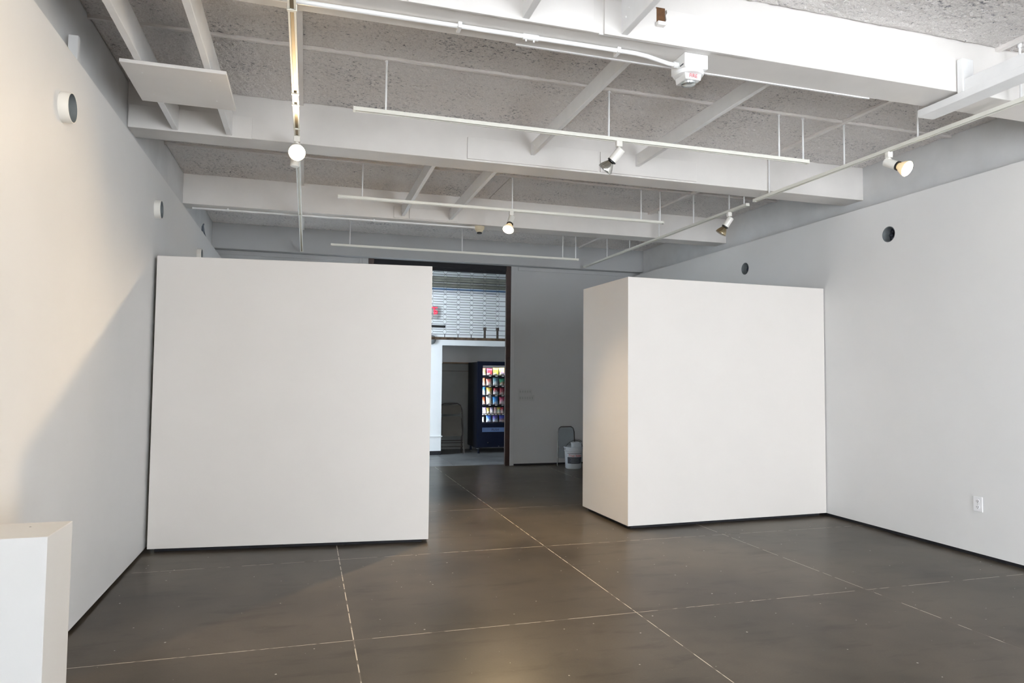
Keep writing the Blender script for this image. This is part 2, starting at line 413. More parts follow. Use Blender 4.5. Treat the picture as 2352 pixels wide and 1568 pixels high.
for bi in range(len(edges)-1):
    ya, yb = edges[bi]+BD, edges[bi+1]
    if bi == 0: part('rough_panel', rough_panel(XLO, XRO, YF, BEAMS[0], ZC, 0.2), 'rough_ceiling', ce)
    if yb < 3: 
        part('rough_panel', rough_panel(XLO, XRO, ya, yb, ZC, 0.2), 'rough_ceiling', ce); continue
    zc = ZC if bi < 4 else (ZC-0.01 if bi == 4 else ZC-0.03)
    ym = {2: 2.34, 3: 4.785, 4: 7.22, 5: 9.68}[bi]
    step = 0.017 if bi < 4 else 0.03
    for i in range(4):
        for y0, y1 in ((ya, ym), (ym, yb)):
            part('rough_panel', rough_panel(CX[i]+0.004, CX[i+1]-0.004, y0+0.004, y1-0.004, zc, step), 'rough_ceiling', ce)
    part('seam_strip', MB().box(XLO, XRO, ym-0.012, ym+0.012, zc-0.016, zc+0.02), 'seam_white', ce)
    for x, w in ((-0.09, 0.019), (4.40, 0.019)):
        part('seam_strip', MB().box(x-w, x+w, ya, yb, zc-0.022, zc+0.02), 'seam_white', ce)

# ------------------------------------------------------------------ beams
BL = {3.40: 'nearest white ceiling beam, carrying the square smoke detector and the thick conduit',
      5.82: 'second white ceiling beam, behind the hanging track with the unlit spotlight',
      8.30: 'third white ceiling beam, carrying the round cream smoke detector'}
beams = {}
for y in BEAMS:
    t = thing('ceiling_beam', BL.get(y, 'white ceiling beam overhead towards the shop window'), 'beam', (2.1, y+BD/2, ZB), 'white ceiling beams')
    part('beam_body', MB().box(XLO, XRO, y, y+BD, ZB, ZC+0.05), 'beam_paint', t, bevel=0.004)
    beams[y] = t
t = thing('ceiling_beam', 'farthest white ceiling beam, shade put into its colour, over the back doorway', 'beam', (2.1, 10.85, 3.30), 'white ceiling beams')
part('beam_body', MB().box(XLO, XRO, 10.78, 11.08, 3.30, ZC+0.05), 'shaded_white_paint', t, bevel=0.004)
beams[10.78] = t
# flat plates on the beam faces
def plate(y, x0, x1, z0, z1, th=0.016):
    part('face_plate', MB().box(x0, x1, y-th, y, z0, z1), 'plate_white', beams[y], bevel=0.002)
plate(3.40, 0.45, 1.460, 3.352, 3.56); plate(3.40, 1.525, 1.842, 3.352, 3.548)
# the plate with the ragged notch
def notched():
    mb = MB(); Y0, Y1 = 3.384, 3.40
    mb.prism([(1.842, 3.352), (2.468, 3.352), (2.468, 3.546), (1.905, 3.548), (1.908, 3.53), (1.899, 3.515), (1.904, 3.49), (1.896, 3.475),
              (1.905, 3.462), (1.842, 3.458)], 'y', Y0, Y1); return mb
part('face_plate', notched(), 'plate_white', beams[3.40])
part('notch_backing', MB().box(1.846, 1.900, 3.393, 3.3995, 3.458, 3.56), 'dark_hole', beams[3.40], label='ragged brown notch in the beam plate')
part('notch_block', MB().box(1.835, 1.885, 3.352, 3.384, 3.440, 3.462), 'plate_white', beams[3.40], bevel=0.003)
part('edge_lip', MB().box(1.10, 3.58, 3.655, 3.668, 3.354, 3.364), 'metal_white', beams[3.40])
part('edge_lip', MB().box(1.50, 2.05, 3.40, 3.408, 3.353, 3.361), 'metal_white', beams[3.40])
plate(5.82, -1.35, -0.46, 3.352, 3.53); plate(5.82, 1.312, 2.552, 3.375, 3.566); plate(5.82, 2.578, 3.592, 3.375, 3.564)
plate(8.30, 0.972, 1.15, 3.372, 3.512); plate(8.30, 1.16, 1.755, 3.372, 3.50)

# ------------------------------------------------------------------ wooden joists between beams
def joist(x, w, y0, y1, z0, z1, label):
    t = thing('wooden_joist', label, 'joist', (x+w/2, (y0+y1)/2, z0), 'white joists between beams')
    part('timber', MB().box(x, x+w, y0, y1, z0, z1), 'wood_white', t, bevel=0.003)
    for yo, zo in ((0.10, 0.0), (0.06, -0.03)):
        part('bolt', MB().lathe((x, y1-yo, (z0+z1)/2+zo), (-1, 0, 0), [(0, 0.006), (0.004, 0.006), (0.006, 0.003)], 8), 'metal_white', t)
    return t
def jy(yb): return yb + BD
joist(-1.040, 0.042, 3.66, 5.804, 3.362, 3.55, 'leftmost white joist above the square white board')
joist(-0.650, 0.042, 3.66, 5.804, 3.362, 3.55, 'white joist at the right edge of the square white board')
joist(1.895, 0.036, 3.66, 5.804, 3.462, 3.572, 'white joist left of the unlit spotlight on the nearest cross track')
joist(2.935, 0.036, 3.66, 5.804, 3.458, 3.572, 'white joist right of the unlit spotlight on the nearest cross track')
joist(1.062, 0.038, 6.08, 8.284, 3.392, 3.52, 'left of the two joists behind the second beam')
joist(1.650, 0.038, 6.08, 8.284, 3.392, 3.52, 'right of the two joists behind the second beam')
joist(1.052, 0.038, 1.24, 3.384, 3.362, 3.56, 'left of the two joists meeting the nearest beam at the top edge')
joist(1.625, 0.038, 1.24, 3.384, 3.362, 3.56, 'right joist at the top edge, beside the brown notch')
t = thing('hanging_board', 'square white board fixed beneath the two left joists', 'board', (-0.82, 4.85, 3.34))
part('board_face', MB().box(-1.120, -0.520, 4.55, 5.17, 3.338, 3.360), 'plate_white', t, bevel=0.002)
for x in (-1.02, -0.63):
    for y in (4.68, 5.02): part('screw', MB().lathe((x, y, 3.338), (0, 0, -1), [(0, 0.005), (0.002, 0.004)], 8), 'metal_white', t)

# ------------------------------------------------------------------ lighting tracks
TZ0, TZ1 = 3.298, 3.325
def track(name, a, b, rods, label, zc=ZC, dz=0.0, w=0.019, clips=()):
    """U-shaped rail from a to b (x, y), open below; rods listed as (x, y)"""
    ax, ay = a; bx, by = b
    t = thing(name, label, 'track', ((ax+bx)/2, (ay+by)/2, TZ0+dz), 'white lighting tracks')
    d = Vector((bx-ax, by-ay, 0)); L = d.length; d.normalize(); s = Vector((-d.y, d.x, 0))
    def sec(poly):
        mb = MB(); n = len(poly)
        vs = [Vector((ax, ay, z+dz)) + s*u for u, z in poly] + [Vector((bx, by, z+dz)) + s*u for u, z in poly]
        mb.add(vs, [tuple(range(n)), tuple(range(2*n-1, n-1, -1))] + [(i, (i+1) % n, n+(i+1) % n, n+i) for i in range(n)]); return mb
    i0 = 0.010
    part('rail', sec([(-w, TZ0), (-i0, TZ0), (-i0, TZ1-0.006), (i0, TZ1-0.006), (i0, TZ0), (w, TZ0), (w, TZ1), (-w, TZ1)]), 'track_white', t)
    part('conductor_strip', sec([(-i0+0.001, TZ0+0.007), (i0-0.001, TZ0+0.007), (i0-0.001, TZ1-0.007), (-i0+0.001, TZ1-0.007)]), 'track_slot', t)
    for (ex, ey), sg in ((a, -1), (b, 1)):
        c = Vector((ex, ey, 0)) + d*sg*0.006
        mb = MB(); vs = []
        for u in (-w-0.002, w+0.002):
            for e in (-0.008, 0.008):
                for z in (TZ0-0.002, TZ1+0.001): vs.append(Vector((c.x, c.y, z+dz)) + s*u + d*e)
        mb.add(vs, [(0,1,3,2),(4,6,7,5),(0,4,5,1),(2,3,7,6),(0,2,6,4),(1,5,7,3)]); part('end_cap', mb, 'track_white', t)
    for x, y in rods:
        part('hanger_rod', MB().cyl((x, y, TZ1+dz-0.002), (x, y, zc-0.005), 0.0075, 10).lathe((x, y, zc-0.03), (0, 0, 1), [(0, 0.012), (0.03, 0.014)], 10), 'metal_white', t, smooth=True)
    for k in clips:
        q = Vector((ax, ay, 0)) + d*k
        mb = MB(); vs = []
        for u in (-w-0.004, w+0.004):
            for e in (-0.009, 0.009):
                for z in (TZ0-0.003, TZ1+0.004): vs.append(Vector((q.x, q.y, z+dz)) + s*u + d*e)
        mb.add(vs, [(0,1,3,2),(4,6,7,5),(0,4,5,1),(2,3,7,6),(0,2,6,4),(1,5,7,3)]); part('clip', mb, 'track_white', t)
    return t
track('lighting_track', (0.285, 4.80), (4.03, 4.80), [(0.494, 4.80), (2.20, 4.80), (3.755, 4.80), (3.995, 4.80)], 'nearest cross track, hung on rods in front of the second beam')
track('lighting_track', (0.285, 7.25), (4.02, 7.25), [(0.52, 7.25), (2.155, 7.25), (3.74, 7.25), (3.99, 7.25)], 'middle cross track with a lit lamp, in front of the third beam')
track('lighting_track', (0.30, 9.70), (3.93, 9.70), [(0.54, 9.70), (2.13, 9.70), (3.69, 9.70), (3.90, 9.70)], 'farthest cross track, in the shade before the back doorway', zc=ZC-0.03, dz=-0.055)
track('lighting_track', (-0.112, 1.3), (-0.104, 10.68), [], 'left track running away from the camera, fixed under the beams', clips=(2.25, 3.33, 3.52, 4.0, 4.75, 6.9), dz=0.0, w=0.020)
track('lighting_track', (4.41, 6.02), (4.485, 1.6), [(4.43, 4.81), (4.415, 5.80), (4.45, 4.08), (4.47, 3.30)], 'right near track, carrying the lamp lit against the right wall')
track('lighting_track', (4.44, 6.20), (4.43, 10.62), [(4.44, 6.25), (4.44, 6.52), (4.44, 7.25), (4.44, 8.10), (4.435, 8.95), (4.43, 9.72)], 'right far track, running on above the white box', zc=ZC-0.012)

# ------------------------------------------------------------------ spotlights
def spotlight(x, y, d, label, lit=False, mats=('reflector', 'lens_glass'), power=0, cone=110, can=False):
    t = thing('track_spotlight', label, 'spotlight', (x, y, TZ0), 'track spotlights')
    part('adapter', MB().box(x-0.024, x+0.024, y-0.018, y+0.018, TZ0-0.042, TZ0+0.006), 'lamp_white', t, bevel=0.004)
    part('swivel', MB().cyl((x, y, TZ0-0.075), (x, y, TZ0-0.04), 0.011, 12).lathe((x, y, TZ0-0.052), (0, 0, -1), [(0, 0.02), (0.008, 0.02)], 14), 'lamp_white', t, smooth=True)
    d = Vector(d).normalized(); P = Vector((x, y, TZ0-0.085))
    P = P + Vector((d.x, d.y, 0))*0.0
    B = P - d*0.035
    part('housing', MB().lathe(B, d, [(0.0, 0.028), (0.004, 0.034), (0.115, 0.035)], 28), 'lamp_white', t, smooth=True)
    part('knob', MB().lathe(P + d*0.05 + Vector((0, 0, -0.03)), Vector((-d.y, d.x, -0.6)), [(0, 0.006), (0.014, 0.006)], 10), 'lamp_white', t, smooth=True)
    part('collar', MB().lathe(B, d, [(0.112, 0.0365), (0.124, 0.0365)], 28), 'lamp_black', t, smooth=True)
    b = part('bulb', MB().lathe(B, d, [(0.120, 0.024), (0.135, 0.031), (0.155, 0.043), (0.175, 0.053), (0.190, 0.0585), (0.197, 0.060), (0.203, 0.060)], 32, True, False),
             'reflector_lit' if lit else mats[0], t, smooth=True)
    part('lens', MB().lathe(B, d, [(0.201, 0.0595), (0.206, 0.056), (0.209, 0.04), (0.211, 0.018), (0.2115, 0.004)], 32), 'lens_lit' if lit else mats[1], b, smooth=True)
    if can:
        part('ballast_can', MB().lathe((x-0.008, y+0.05, TZ0-0.05), (-0.03, 0, -1), [(0, 0.030), (0.005, 0.034), (0.165, 0.034), (0.17, 0.03)], 24), 'lamp_white', t, smooth=True)
    if lit:
        L = bpy.data.lights.new('spotlight_beam', 'SPOT'); L.energy = power; L.color = (1.0, 0.73, 0.41)
        L.spot_size = R(cone); L.spot_blend = 0.85; L.shadow_soft_size = 0.035
        o = bpy.data.objects.new('spotlight_beam', L); COL.objects.link(o); o.parent = t
        o.location = B + d*0.23 - Vector(t.location); o.rotation_euler = d.to_track_quat('-Z', 'Y').to_euler()
    return t
spotlight(2.285, 4.80, (-0.50, 0.45, -0.72), 'unlit silver spotlight on the nearest cross track')
spotlight(2.145, 7.25, (-0.34, -0.46, -0.82), 'lit spotlight on the middle cross track', True, power=480, cone=112)
spotlight(-0.108, 5.47, (0.03, -0.86, -0.50), 'glaring lit spotlight facing the camera on the left track', True, power=40, cone=140, can=True)
spotlight(-0.111, 2.45, (-0.72, 0.40, -0.56), 'lit spotlight on the left track, over the plinth beyond the top edge', True, power=20, cone=120)
spotlight(4.455, 4.36, (0.20, -0.84, -0.50), 'lit spotlight aimed at the right wall', True, power=14, cone=100)
spotlight(4.44, 6.52, (-0.46, 0.30, -0.84), 'unlit golden spotlight above the white box', mats=('reflector_gold', 'reflector_gold'))

# ------------------------------------------------------------------ detectors and conduits
t = thing('smoke_detector', 'square white smoke detector with red lettering under the nearest beam', 'detector', (2.145, 3.53, ZB))
part('junction_box', MB().box(2.06, 2.215, 3.45, 3.61, 3.275, ZB), 'metal_white', t, bevel=0.006)
part('base_disc', MB().lathe((2.13, 3.53, 3.275), (0, 0, -1), [(0, 0.088), (0.012, 0.090), (0.022, 0.084), (0.026, 0.06)], 40), 'metal_white', t, smooth=True)
h = part('strobe_head', MB().prism([(2.075, 3.256), (2.185, 3.256), (2.18, 3.216), (2.08, 3.216)], 'y', 3.475, 3.585), 'metal_white', t, bevel=0.003)
part('strobe_lens', MB().lathe((2.13, 3.53, 3.218), (0, 0, -1), [(0, 0.045), (0.012, 0.042), (0.02, 0.02)], 20), 'lens_glass', h, smooth=True)
me = text_mesh('FIRE', 0.030); w = obj('lettering', me, 'red_ink', h); w.location = Vector((2.13, 3.4735, 3.236)) - wpos(h); w.rotation_euler = (R(90), 0, 0)
part('vent_slot', MB().box(2.057, 2.061, 3.465, 3.50, 3.292, 3.298), 'outlet_slot', t)

t = thing('conduit_pipe', 'thick white conduit along the underside of the nearest beam', 'conduit', (0.5, 3.54, 3.34))
pts = [(-1.3 + 0.15*i, 3.545 - 0.02*(i/20), 3.343) for i in range(21)] + [(1.78, 3.522, 3.342), (1.86, 3.522, 3.335), (1.94, 3.525, 3.322), (2.0, 3.53, 3.315), (2.065, 3.53, 3.313)]
part('pipe', MB().tube(pts, 0.0125, 12), 'metal_white', t, smooth=True)
for x in (-0.6, 0.745, 1.675):
    part('strap', MB().box(x-0.011, x+0.011, 3.51, 3.575, 3.327, ZB), 'metal_white', t, bevel=0.003)
part('coupling', MB().cyl((1.10, 3.531, 3.343), (1.19, 3.530, 3.343), 0.0165, 14), 'metal_white', t, smooth=True)
part('coupling', MB().cyl((2.03, 3.53, 3.3135), (2.062, 3.53, 3.3133), 0.018, 14), 'metal_white', t, smooth=True)
for x in (1.12, 1.165): part('set_screw', MB().cyl((x, 3.531, 3.328), (x, 3.531, 3.316), 0.005, 8), 'metal_white', t)

t = thing('smoke_detector', 'round cream smoke detector under the third beam', 'detector', (2.06, 8.40, ZB))
part('base_disc', MB().lathe((2.065, 8.40, ZB), (0, 0, -1), [(0, 0.065), (0.03, 0.062), (0.04, 0.055)], 28), 'detector_cream', t, smooth=True)
part('sensor_cup', MB().lathe((2.065, 8.40, ZB-0.036), (0, 0, -1), [(0, 0.052), (0.02, 0.046), (0.035, 0.036)], 28), 'detector_cream', t, smooth=True)
part('sensor_tip', MB().lathe((2.065, 8.40, ZB-0.07), (0, 0, -1), [(0, 0.03), (0.008, 0.03), (0.012, 0.034), (0.02, 0.03)], 24), 'lamp_black', t, smooth=True)
t = thing('conduit_pipe', 'thin white conduit under the third beam to the round detector', 'conduit', (0.4, 8.42, 3.345))
part('pipe', MB().tube([(-1.28, 8.46, 3.35), (-1.1, 8.44, 3.346), (0.4, 8.42, 3.346), (2.02, 8.40, 3.346)], 0.0115, 10), 'metal_white', t, smooth=True)
for x in (-0.9, 0.75): part('strap', MB().box(x-0.01, x+0.01, 8.395, 8.455, 3.333, ZB), 'metal_white', t)
part('coupling', MB().cyl((1.96, 8.40, 3.346), (2.01, 8.40, 3.346), 0.016, 12), 'metal_white', t, smooth=True)

# timber channel crossing under the nearest beam on the right
t = thing('timber_channel', 'white timber channel crossing under the right end of the nearest beam', 'channel', (4.09, 2.6, 3.30))
part('flange', MB().box(4.035, 4.175, 1.3, 3.70, 3.296, 3.345), 'wood_white', t, bevel=0.003)
part('web', MB().box(4.045, 4.095, 1.3, 3.382, 3.345, 3.425), 'wood_white', t, bevel=0.003)
part('post', MB().box(4.035, 4.13, 3.352, 3.392, 3.345, 3.565), 'wood_white', t, bevel=0.003)
# dark pipe high up near the shop front
tag(obj('ceiling_pipe', MB().tube([(2.9, 2.70, 3.60), (4.2, 2.70, 3.60), (5.55, 2.70, 3.60)], 0.012, 10).mesh('ceiling_pipe', (0, 0, 0), True), 'dark_pipe'),
    'dark thin pipe at the top right corner near the ceiling', 'pipe')

# ------------------------------------------------------------------ wall sleeves
def sleeve(side, y, z, label, proud, group):
    X = XL if side < 0 else XR; s = -1 if side < 0 else 1      # s points into the wall
    t = thing('vent_sleeve', label, 'vent', (X, y, z), group)
    r = PR - 0.0005
    part('ring', MB().lathe((X - s*proud, y, z), (s, 0, 0), [(0.10+proud, r-0.005), (0, r-0.005), (0, r), (0.10+proud, r)], 36, False, False), 'lamp_white' if side < 0 else 'sleeve_grey', t, smooth=True)
    if side < 0:
        part('liner', MB().lathe((X - s*proud + s*0.001, y, z), (s, 0, 0), [(0, r-0.0055), (0.09+proud, r-0.0055)], 36, False, False), 'sleeve_grey', t, smooth=True)
    part('end_plate', MB().lathe((X + s*0.095, y, z), (s, 0, 0), [(0, r-0.004), (0.008, r-0.004)], 24), 'sleeve_grey' if side < 0 else 'foil_dark', t, smooth=True)
    if side > 0:
        for k in range(5):
            a = 1.3*k; q = Vector((X+0.07, y + 0.035*math.cos(a), z + 0.035*math.sin(a)))
            part('foil_fold', MB().lathe(q, (-1, 0.4*math.cos(a*2), 0.4*math.sin(a*3)), [(-0.012, 0.028), (0.0, 0.032), (0.016, 0.008)], 7), 'foil_dark', t)
    return t
sleeve(-1, *LH[0], 'large white pipe sleeve high on the left wall nearest the camera', 0.048, 'pipe sleeves in the left wall')
sleeve(-1, *LH[1], 'white pipe sleeve on the left wall near the end of the left partition', 0.048, 'pipe sleeves in the left wall')
sleeve(-1, *LH[2], 'pipe sleeve on the left wall just showing above the left partition', 0.048, 'pipe sleeves in the left wall')
sleeve(1, *RH[0], 'round hole high on the right wall, nearer the camera', 0.0, 'round holes in the right wall')
sleeve(1, *RH[1], 'smaller looking round hole above the white box on the right wall', 0.0, 'round holes in the right wall')
# block and cables lying on the left ledge
tag(obj('ledge_block', MB().box(-1.335, -1.285, 4.37, 4.41, ZL, 3.385).mesh('ledge_block'), 'upper_wall', bevel=0.003), 'small pale block standing on the left wall ledge', 'block')
cb = MB()
for k in range(4): cb.tube([(-1.27-0.01*k, 9.15+0.05*k, 3.19), (-1.275, 9.2+0.04*k, 3.29+0.02*k), (-1.28, 9.3, 3.33), (-1.285, 9.42-0.03*k, 3.28), (-1.27, 9.5+0.03*k, 3.19)], 0.008, 6)
tag(obj('cable_bundle', cb.mesh('cable_bundle', (0, 0, 0), True), 'cable'), 'bundle of grey cable on the far left wall ledge', 'cable')

# ------------------------------------------------------------------ outlet
t = thing('wall_outlet', 'white double socket outlet low on the right wall', 'outlet', (XR, 4.452, 0.44))
part('cover_plate', MB().box(XR-0.008, XR, 4.411, 4.493, 0.378, 0.502), 'outlet_white', t, bevel=0.003)
for z in (0.464, 0.416):
    s = part('socket', MB().lathe((XR-0.007, 4.452, z), (-1, 0, 0), [(0, 0.018), (0.004, 0.018)], 20), 'outlet_white', t, smooth=True)
    part('slot', MB().box(XR-0.0125, XR-0.0105, 4.443, 4.446, z-0.004, z+0.008), 'outlet_slot', s)
    part('slot', MB().box(XR-0.0125, XR-0.0105, 4.458, 4.461, z-0.004, z+0.006), 'outlet_slot', s)
    part('slot', MB().lathe((XR-0.0105, 4.452, z-0.010), (-1, 0, 0), [(0, 0.003), (0.002, 0.003)], 8), 'outlet_slot', s)
part('screw', MB().lathe((XR-0.008, 4.452, 0.44), (-1, 0, 0), [(0, 0.004), (0.002, 0.003)], 8), 'chrome', t)

# ------------------------------------------------------------------ free-standing walls
def footed(name, label, cat, poly, z1, foot, gap=0.03):
    cx = sum(p[0] for p in poly)/len(poly); cy = sum(p[1] for p in poly)/len(poly)
    t = thing(name, label, cat, (cx, cy, 0))
    part('body', MB().prism(poly, 'z', gap, z1), 'panel_paint', t, bevel=0.003)
    inner = [(cx+(x-cx)*(1-foot/max(0.2, abs(x-cx))), cy+(y-cy)*(1-foot/max(0.2, abs(y-cy)))) for x, y in poly]
    part('recessed_base', MB().prism(inner, 'z', 0.0, gap+0.002), 'black_gap', t)
    return t
dx = Vector((1.068+1.225, 6.095-6.318)).normalized(); nrm = Vector((-dx.y, dx.x))
pA = Vector((-1.215, 6.318)); pB = Vector((1.068, 6.095))
footed('partition_wall', 'tall white partition wall standing against the left wall', 'partition',
       [tuple(pA), tuple(pB), tuple(pB+nrm*0.5), tuple(pA+nrm*0.5)], 2.452, 0.05)
footed('partition_wall', 'big white box partition standing against the right wall', 'partition',
       [(3.018, 6.125), (5.412, 6.205), (5.412, 7.20), (2.990, 7.20)], 2.462, 0.05, 0.032)

# ------------------------------------------------------------------ plinth at the left edge
t = thing('display_plinth', 'white display plinth cut off by the lower left corner', 'plinth', (-1.0, 2.925, 0))
part('body', MB().box(-1.15, -0.850, 2.79, 3.06, 0.0, 0.90), 'plinth_paint', t, bevel=0.002)
part('nail_head', MB().lathe((-0.965, 2.98, 0.90), (0, 0, 1), [(0, 0.004), (0.001, 0.003)], 8), 'sleeve_grey', t)

# ------------------------------------------------------------------ faint plates of letters on the back wall
def ghost(name, x0, x1, z0, z1, n, label):
    t = thing(name, label, 'sign', ((x0+x1)/2, YB, z0), 'faint letter plates on the back wall')
    part('plate', MB().box(x0, x1, YB-0.003, YB, z0, z1), 'ghost_plate', t)
    w = (x1-x0)/(n+0.6)
    for k in range(n):
        x = x0 + w*(k+0.5)
        part('letter_mark', MB().box(x, x+w*0.5, YB-0.0045, YB-0.003, z0+(z1-z0)*0.34, z0+(z1-z0)*0.68), 'ghost_ink', t)
ghost('letter_plate', 3.385, 3.625, 1.168, 1.262, 5, 'upper, shorter faint letter plate on the back wall')
ghost('letter_plate', 3.385, 3.665, 1.060, 1.158, 6, 'lower, longer faint letter plate on the back wall')

# ------------------------------------------------------------------ bucket by the back wall
bx, by = 4.165, 10.42
t = thing('paint_bucket', 'white plastic bucket with red and black print by the back wall', 'bucket', (bx, by, 0))
prof = [(0.0, 0.118), (0.012, 0.128), (0.27, 0.142), (0.275, 0.150), (0.285, 0.150), (0.29, 0.144), (0.325, 0.146), (0.33, 0.156), (0.345, 0.156), (0.345, 0.147), (0.03, 0.122)]
part('pail', MB().lathe((bx, by, 0.0), (0, 0, 1), prof, 40, True, True), 'bucket_white', t, smooth=True)
part('contents', MB().lathe((bx, by, 0.286), (0, 0, 1), [(0, 0.140), (0.012, 0.140)], 32), 'tub_grey', t)
def wrap(me, z, rad, a0=-math.pi/2 - 0.17):
    for v in me.vertices:
        a = a0 + v.co.x/rad; rr = rad + v.co.z; y2 = v.co.y
        v.co = (rr*math.cos(a), rr*math.sin(a), z + y2)
    return me
def band(z0, z1, half, rad):
    mb = MB(); n = 14; vs = []; fs = []
    for i in range(n+1):
        a = -math.pi/2 - 0.17 + half*(2*i/n-1)
        for z in (z0, z1):
            rr = rad(z) + 0.0012; vs.append((bx+rr*math.cos(a), by+rr*math.sin(a), z))
    for i in range(n): fs.append((2*i, 2*i+2, 2*i+3, 2*i+1))
    return mb.add(vs, fs)
rz = lambda z: 0.128 + (z-0.012)/0.258*0.014
part('print_bar', band(0.243, 0.250, 0.95, rz), 'bucket_ink', t)
me = wrap(text_mesh('True Value', 0.052, 0.0008, 0.25), 0.212, 0.1405); o = obj('lettering', me, 'red_ink', t)
part('print_block', band(0.085, 0.188, 0.95, lambda z: rz(z)), 'bucket_ink', t)
for k in range(4):
    part('print_line', band(0.105+0.02*k, 0.109+0.02*k, 0.5+0.1*(k % 2), lambda z: rz(z)+0.001), 'tub_grey', t)
part('handle', MB().tube([(bx+0.152*math.cos(a), by-0.02-0.05*math.sin(a), 0.30+0.15*math.sin(a)) for a in [math.pi*i/16 for i in range(17)]], 0.003, 6), 'wire', t, smooth=True)
tt = thing('paint_tub', 'small white tub sitting in the mouth of the bucket', 'tub', (bx+0.055, by, 0.345))
part('tub', MB().lathe((bx+0.05, by, 0.30), (0, 0, 1), [(0, 0.078), (0.10, 0.086), (0.105, 0.092), (0.115, 0.092), (0.115, 0.084), (0.07, 0.082)], 28), 'bucket_white', tt, smooth=True)
part('handle', MB().tube([(bx+0.05+0.088*math.cos(a), by-0.02, 0.41+0.05*math.sin(a)) for a in [math.pi*i/12 for i in range(13)]], 0.0025, 6), 'wire', tt, smooth=True)
def rrect(x0, x1, z0, z1, r, n=6):
    out = []
    for cx, cz, a0 in ((x1-r, z1-r, 0), (x0+r, z1-r, 90), (x0+r, z0+r, 180), (x1-r, z0+r, 270)):
        for i in range(n+1):
            a = R(a0+90*i/n); out.append((cx+r*math.cos(a), cz+r*math.sin(a)))
    return out
t = thing('step_stool', 'grey folded step stool standing behind the bucket', 'stool', (bx, 10.78, 0))
part('back_panel', MB().prism(rrect(bx-0.115, bx+0.155, 0.30, 0.62, 0.045), 'y', 10.80, 10.812), 'tub_grey', t)
part('frame', MB().tube([(bx-0.14, 10.78, 0.0), (bx-0.125, 10.80, 0.55), (bx-0.105, 10.806, 0.61), (bx-0.07, 10.808, 0.635), (bx+0.11, 10.808, 0.635), (bx+0.145, 10.806, 0.61), (bx+0.165, 10.80, 0.55), (bx+0.18, 10.78, 0.0)], 0.009, 8), 'wire', t, smooth=True)
part('step', MB().box(bx-0.12, bx+0.16, 10.77, 10.79, 0.12, 0.30), 'tub_grey', t, bevel=0.004)

# ------------------------------------------------------------------ rolling grille in the doorway
GYY = YB+0.07
t = thing('rolling_grille', 'half raised rolling security grille hanging in the doorway', 'grille', (2.07, GYY, 2.05))
gx0, gx1, gz0 = 0.985, 3.175, 2.10
pitch, cs = 0.0815, 0.2215
part('bottom_bar', MB().box(gx0, gx1, GYY-0.02, GYY+0.02, 2.052, 2.094), 'grille_bar', t, bevel=0.003)
rodm = MB().cyl((gx0, GYY, 0), (gx1, GYY, 0), 0.0038, 6).mesh('rod', (0, 0, 0), True)
cols = [3.030 - cs*k for k in range(10) if 3.030-cs*k > gx0+0.02]
dm = MB(); hw, hh = 0.030, pitch/2; dp = [(0, -hh), (hw*0.8, -hh*0.45), (hw, 0), (hw*0.8, hh*0.45), (0, hh), (-hw*0.8, hh*0.45), (-hw, 0), (-hw*0.8, -hh*0.45), (0, -hh)]
dm.tube([(x, 0, z) for x, z in dp], 0.0017, 5); dm.box(-0.006, 0.006, -0.006, 0.006, -hh-0.005, -hh+0.005)
dmm = dm.mesh('link', (0, 0, 0), True)
tubem = MB().cyl((hw, 0, 0), (cs-hw, 0, 0), 0.0035, 6).mesh('tube', (0, 0, 0), True)
org = Vector(t.location)
for r_ in range(14):
    z = gz0 + 0.04 + pitch*r_
    o = obj('rod', rodm, 'grille_steel', t, Vector((0, 0, z)) - Vector((org.x, org.y, org.z)) + Vector((0, GYY*0, 0)))
    o.location = (-org.x, -org.y, z-org.z)
    for k, x in enumerate(cols):
        if r_ < 13 and not (r_ == 0 and x > 2.7):
            obj('link', dmm, 'grille_steel', t, (x-org.x, 0, z+hh-org.z))
            if k > 0: obj('tube', tubem, 'grille_steel', t, (x-org.x, 0, z+hh-org.z))
for x in cols: part('connector', MB().box(x-0.005, x+0.005, GYY-0.006, GYY+0.006, 2.09, gz0+0.045), 'grille_steel', t)
part('curtain_coil', MB().lathe((gx0, GYY+0.05, 3.25), (1, 0, 0), [(0, 0.075), (gx1-gx0, 0.075)], 24), 'black_gap', t, smooth=True)
part('guide_plate', MB().box(1.90, 2.155, GYY-0.012, GYY+0.012, 2.245, 2.285), 'vm_black', t)
for x in (2.815, 3.032):
    part('latch_post', MB().box(x-0.017, x+0.017, GYY-0.014, GYY+0.014, 2.09, 2.225).box(x-0.024, x+0.024, GYY-0.018, GYY+0.018, 2.225, 2.272), 'grille_post', t, bevel=0.002)

# ------------------------------------------------------------------ hallway
struct('wall_hallway_pier', MB().box(-4.0, 2.43, YH, YH+0.9, 0.075, 3.02), 'hall_white', label='bright white hallway wall beyond the doorway')
struct('baseboard_hallway', MB().box(-4.0, 2.425, YH+0.004, YH+0.1, 0.0, 0.075), 'vm_black', label='black skirting of the hallway wall')
struct('trim_5', MB().box(-4.0, 2.45, YH-0.015, YH, 0.335, 0.352), 'hall_white')
struct('wall_hallway_lintel', MB().box(2.43, 7.0, YH, YH+0.12, 2.035, 3.02), 'hall_white', label='white wall over the vending machine recess')
struct('wall_recess_upper', MB().box(2.3, 7.0, 13.62, 13.75, 1.71, 2.7), 'hall_white', label='white upper part of the recess wall')
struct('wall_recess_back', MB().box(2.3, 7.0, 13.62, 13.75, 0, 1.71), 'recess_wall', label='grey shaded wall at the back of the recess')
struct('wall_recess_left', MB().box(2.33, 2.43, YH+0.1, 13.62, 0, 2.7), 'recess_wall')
struct('ceiling_recess', MB().box(2.3, 7.0, YH+0.12, 13.75, 2.68, 2.75), 'hall_white')
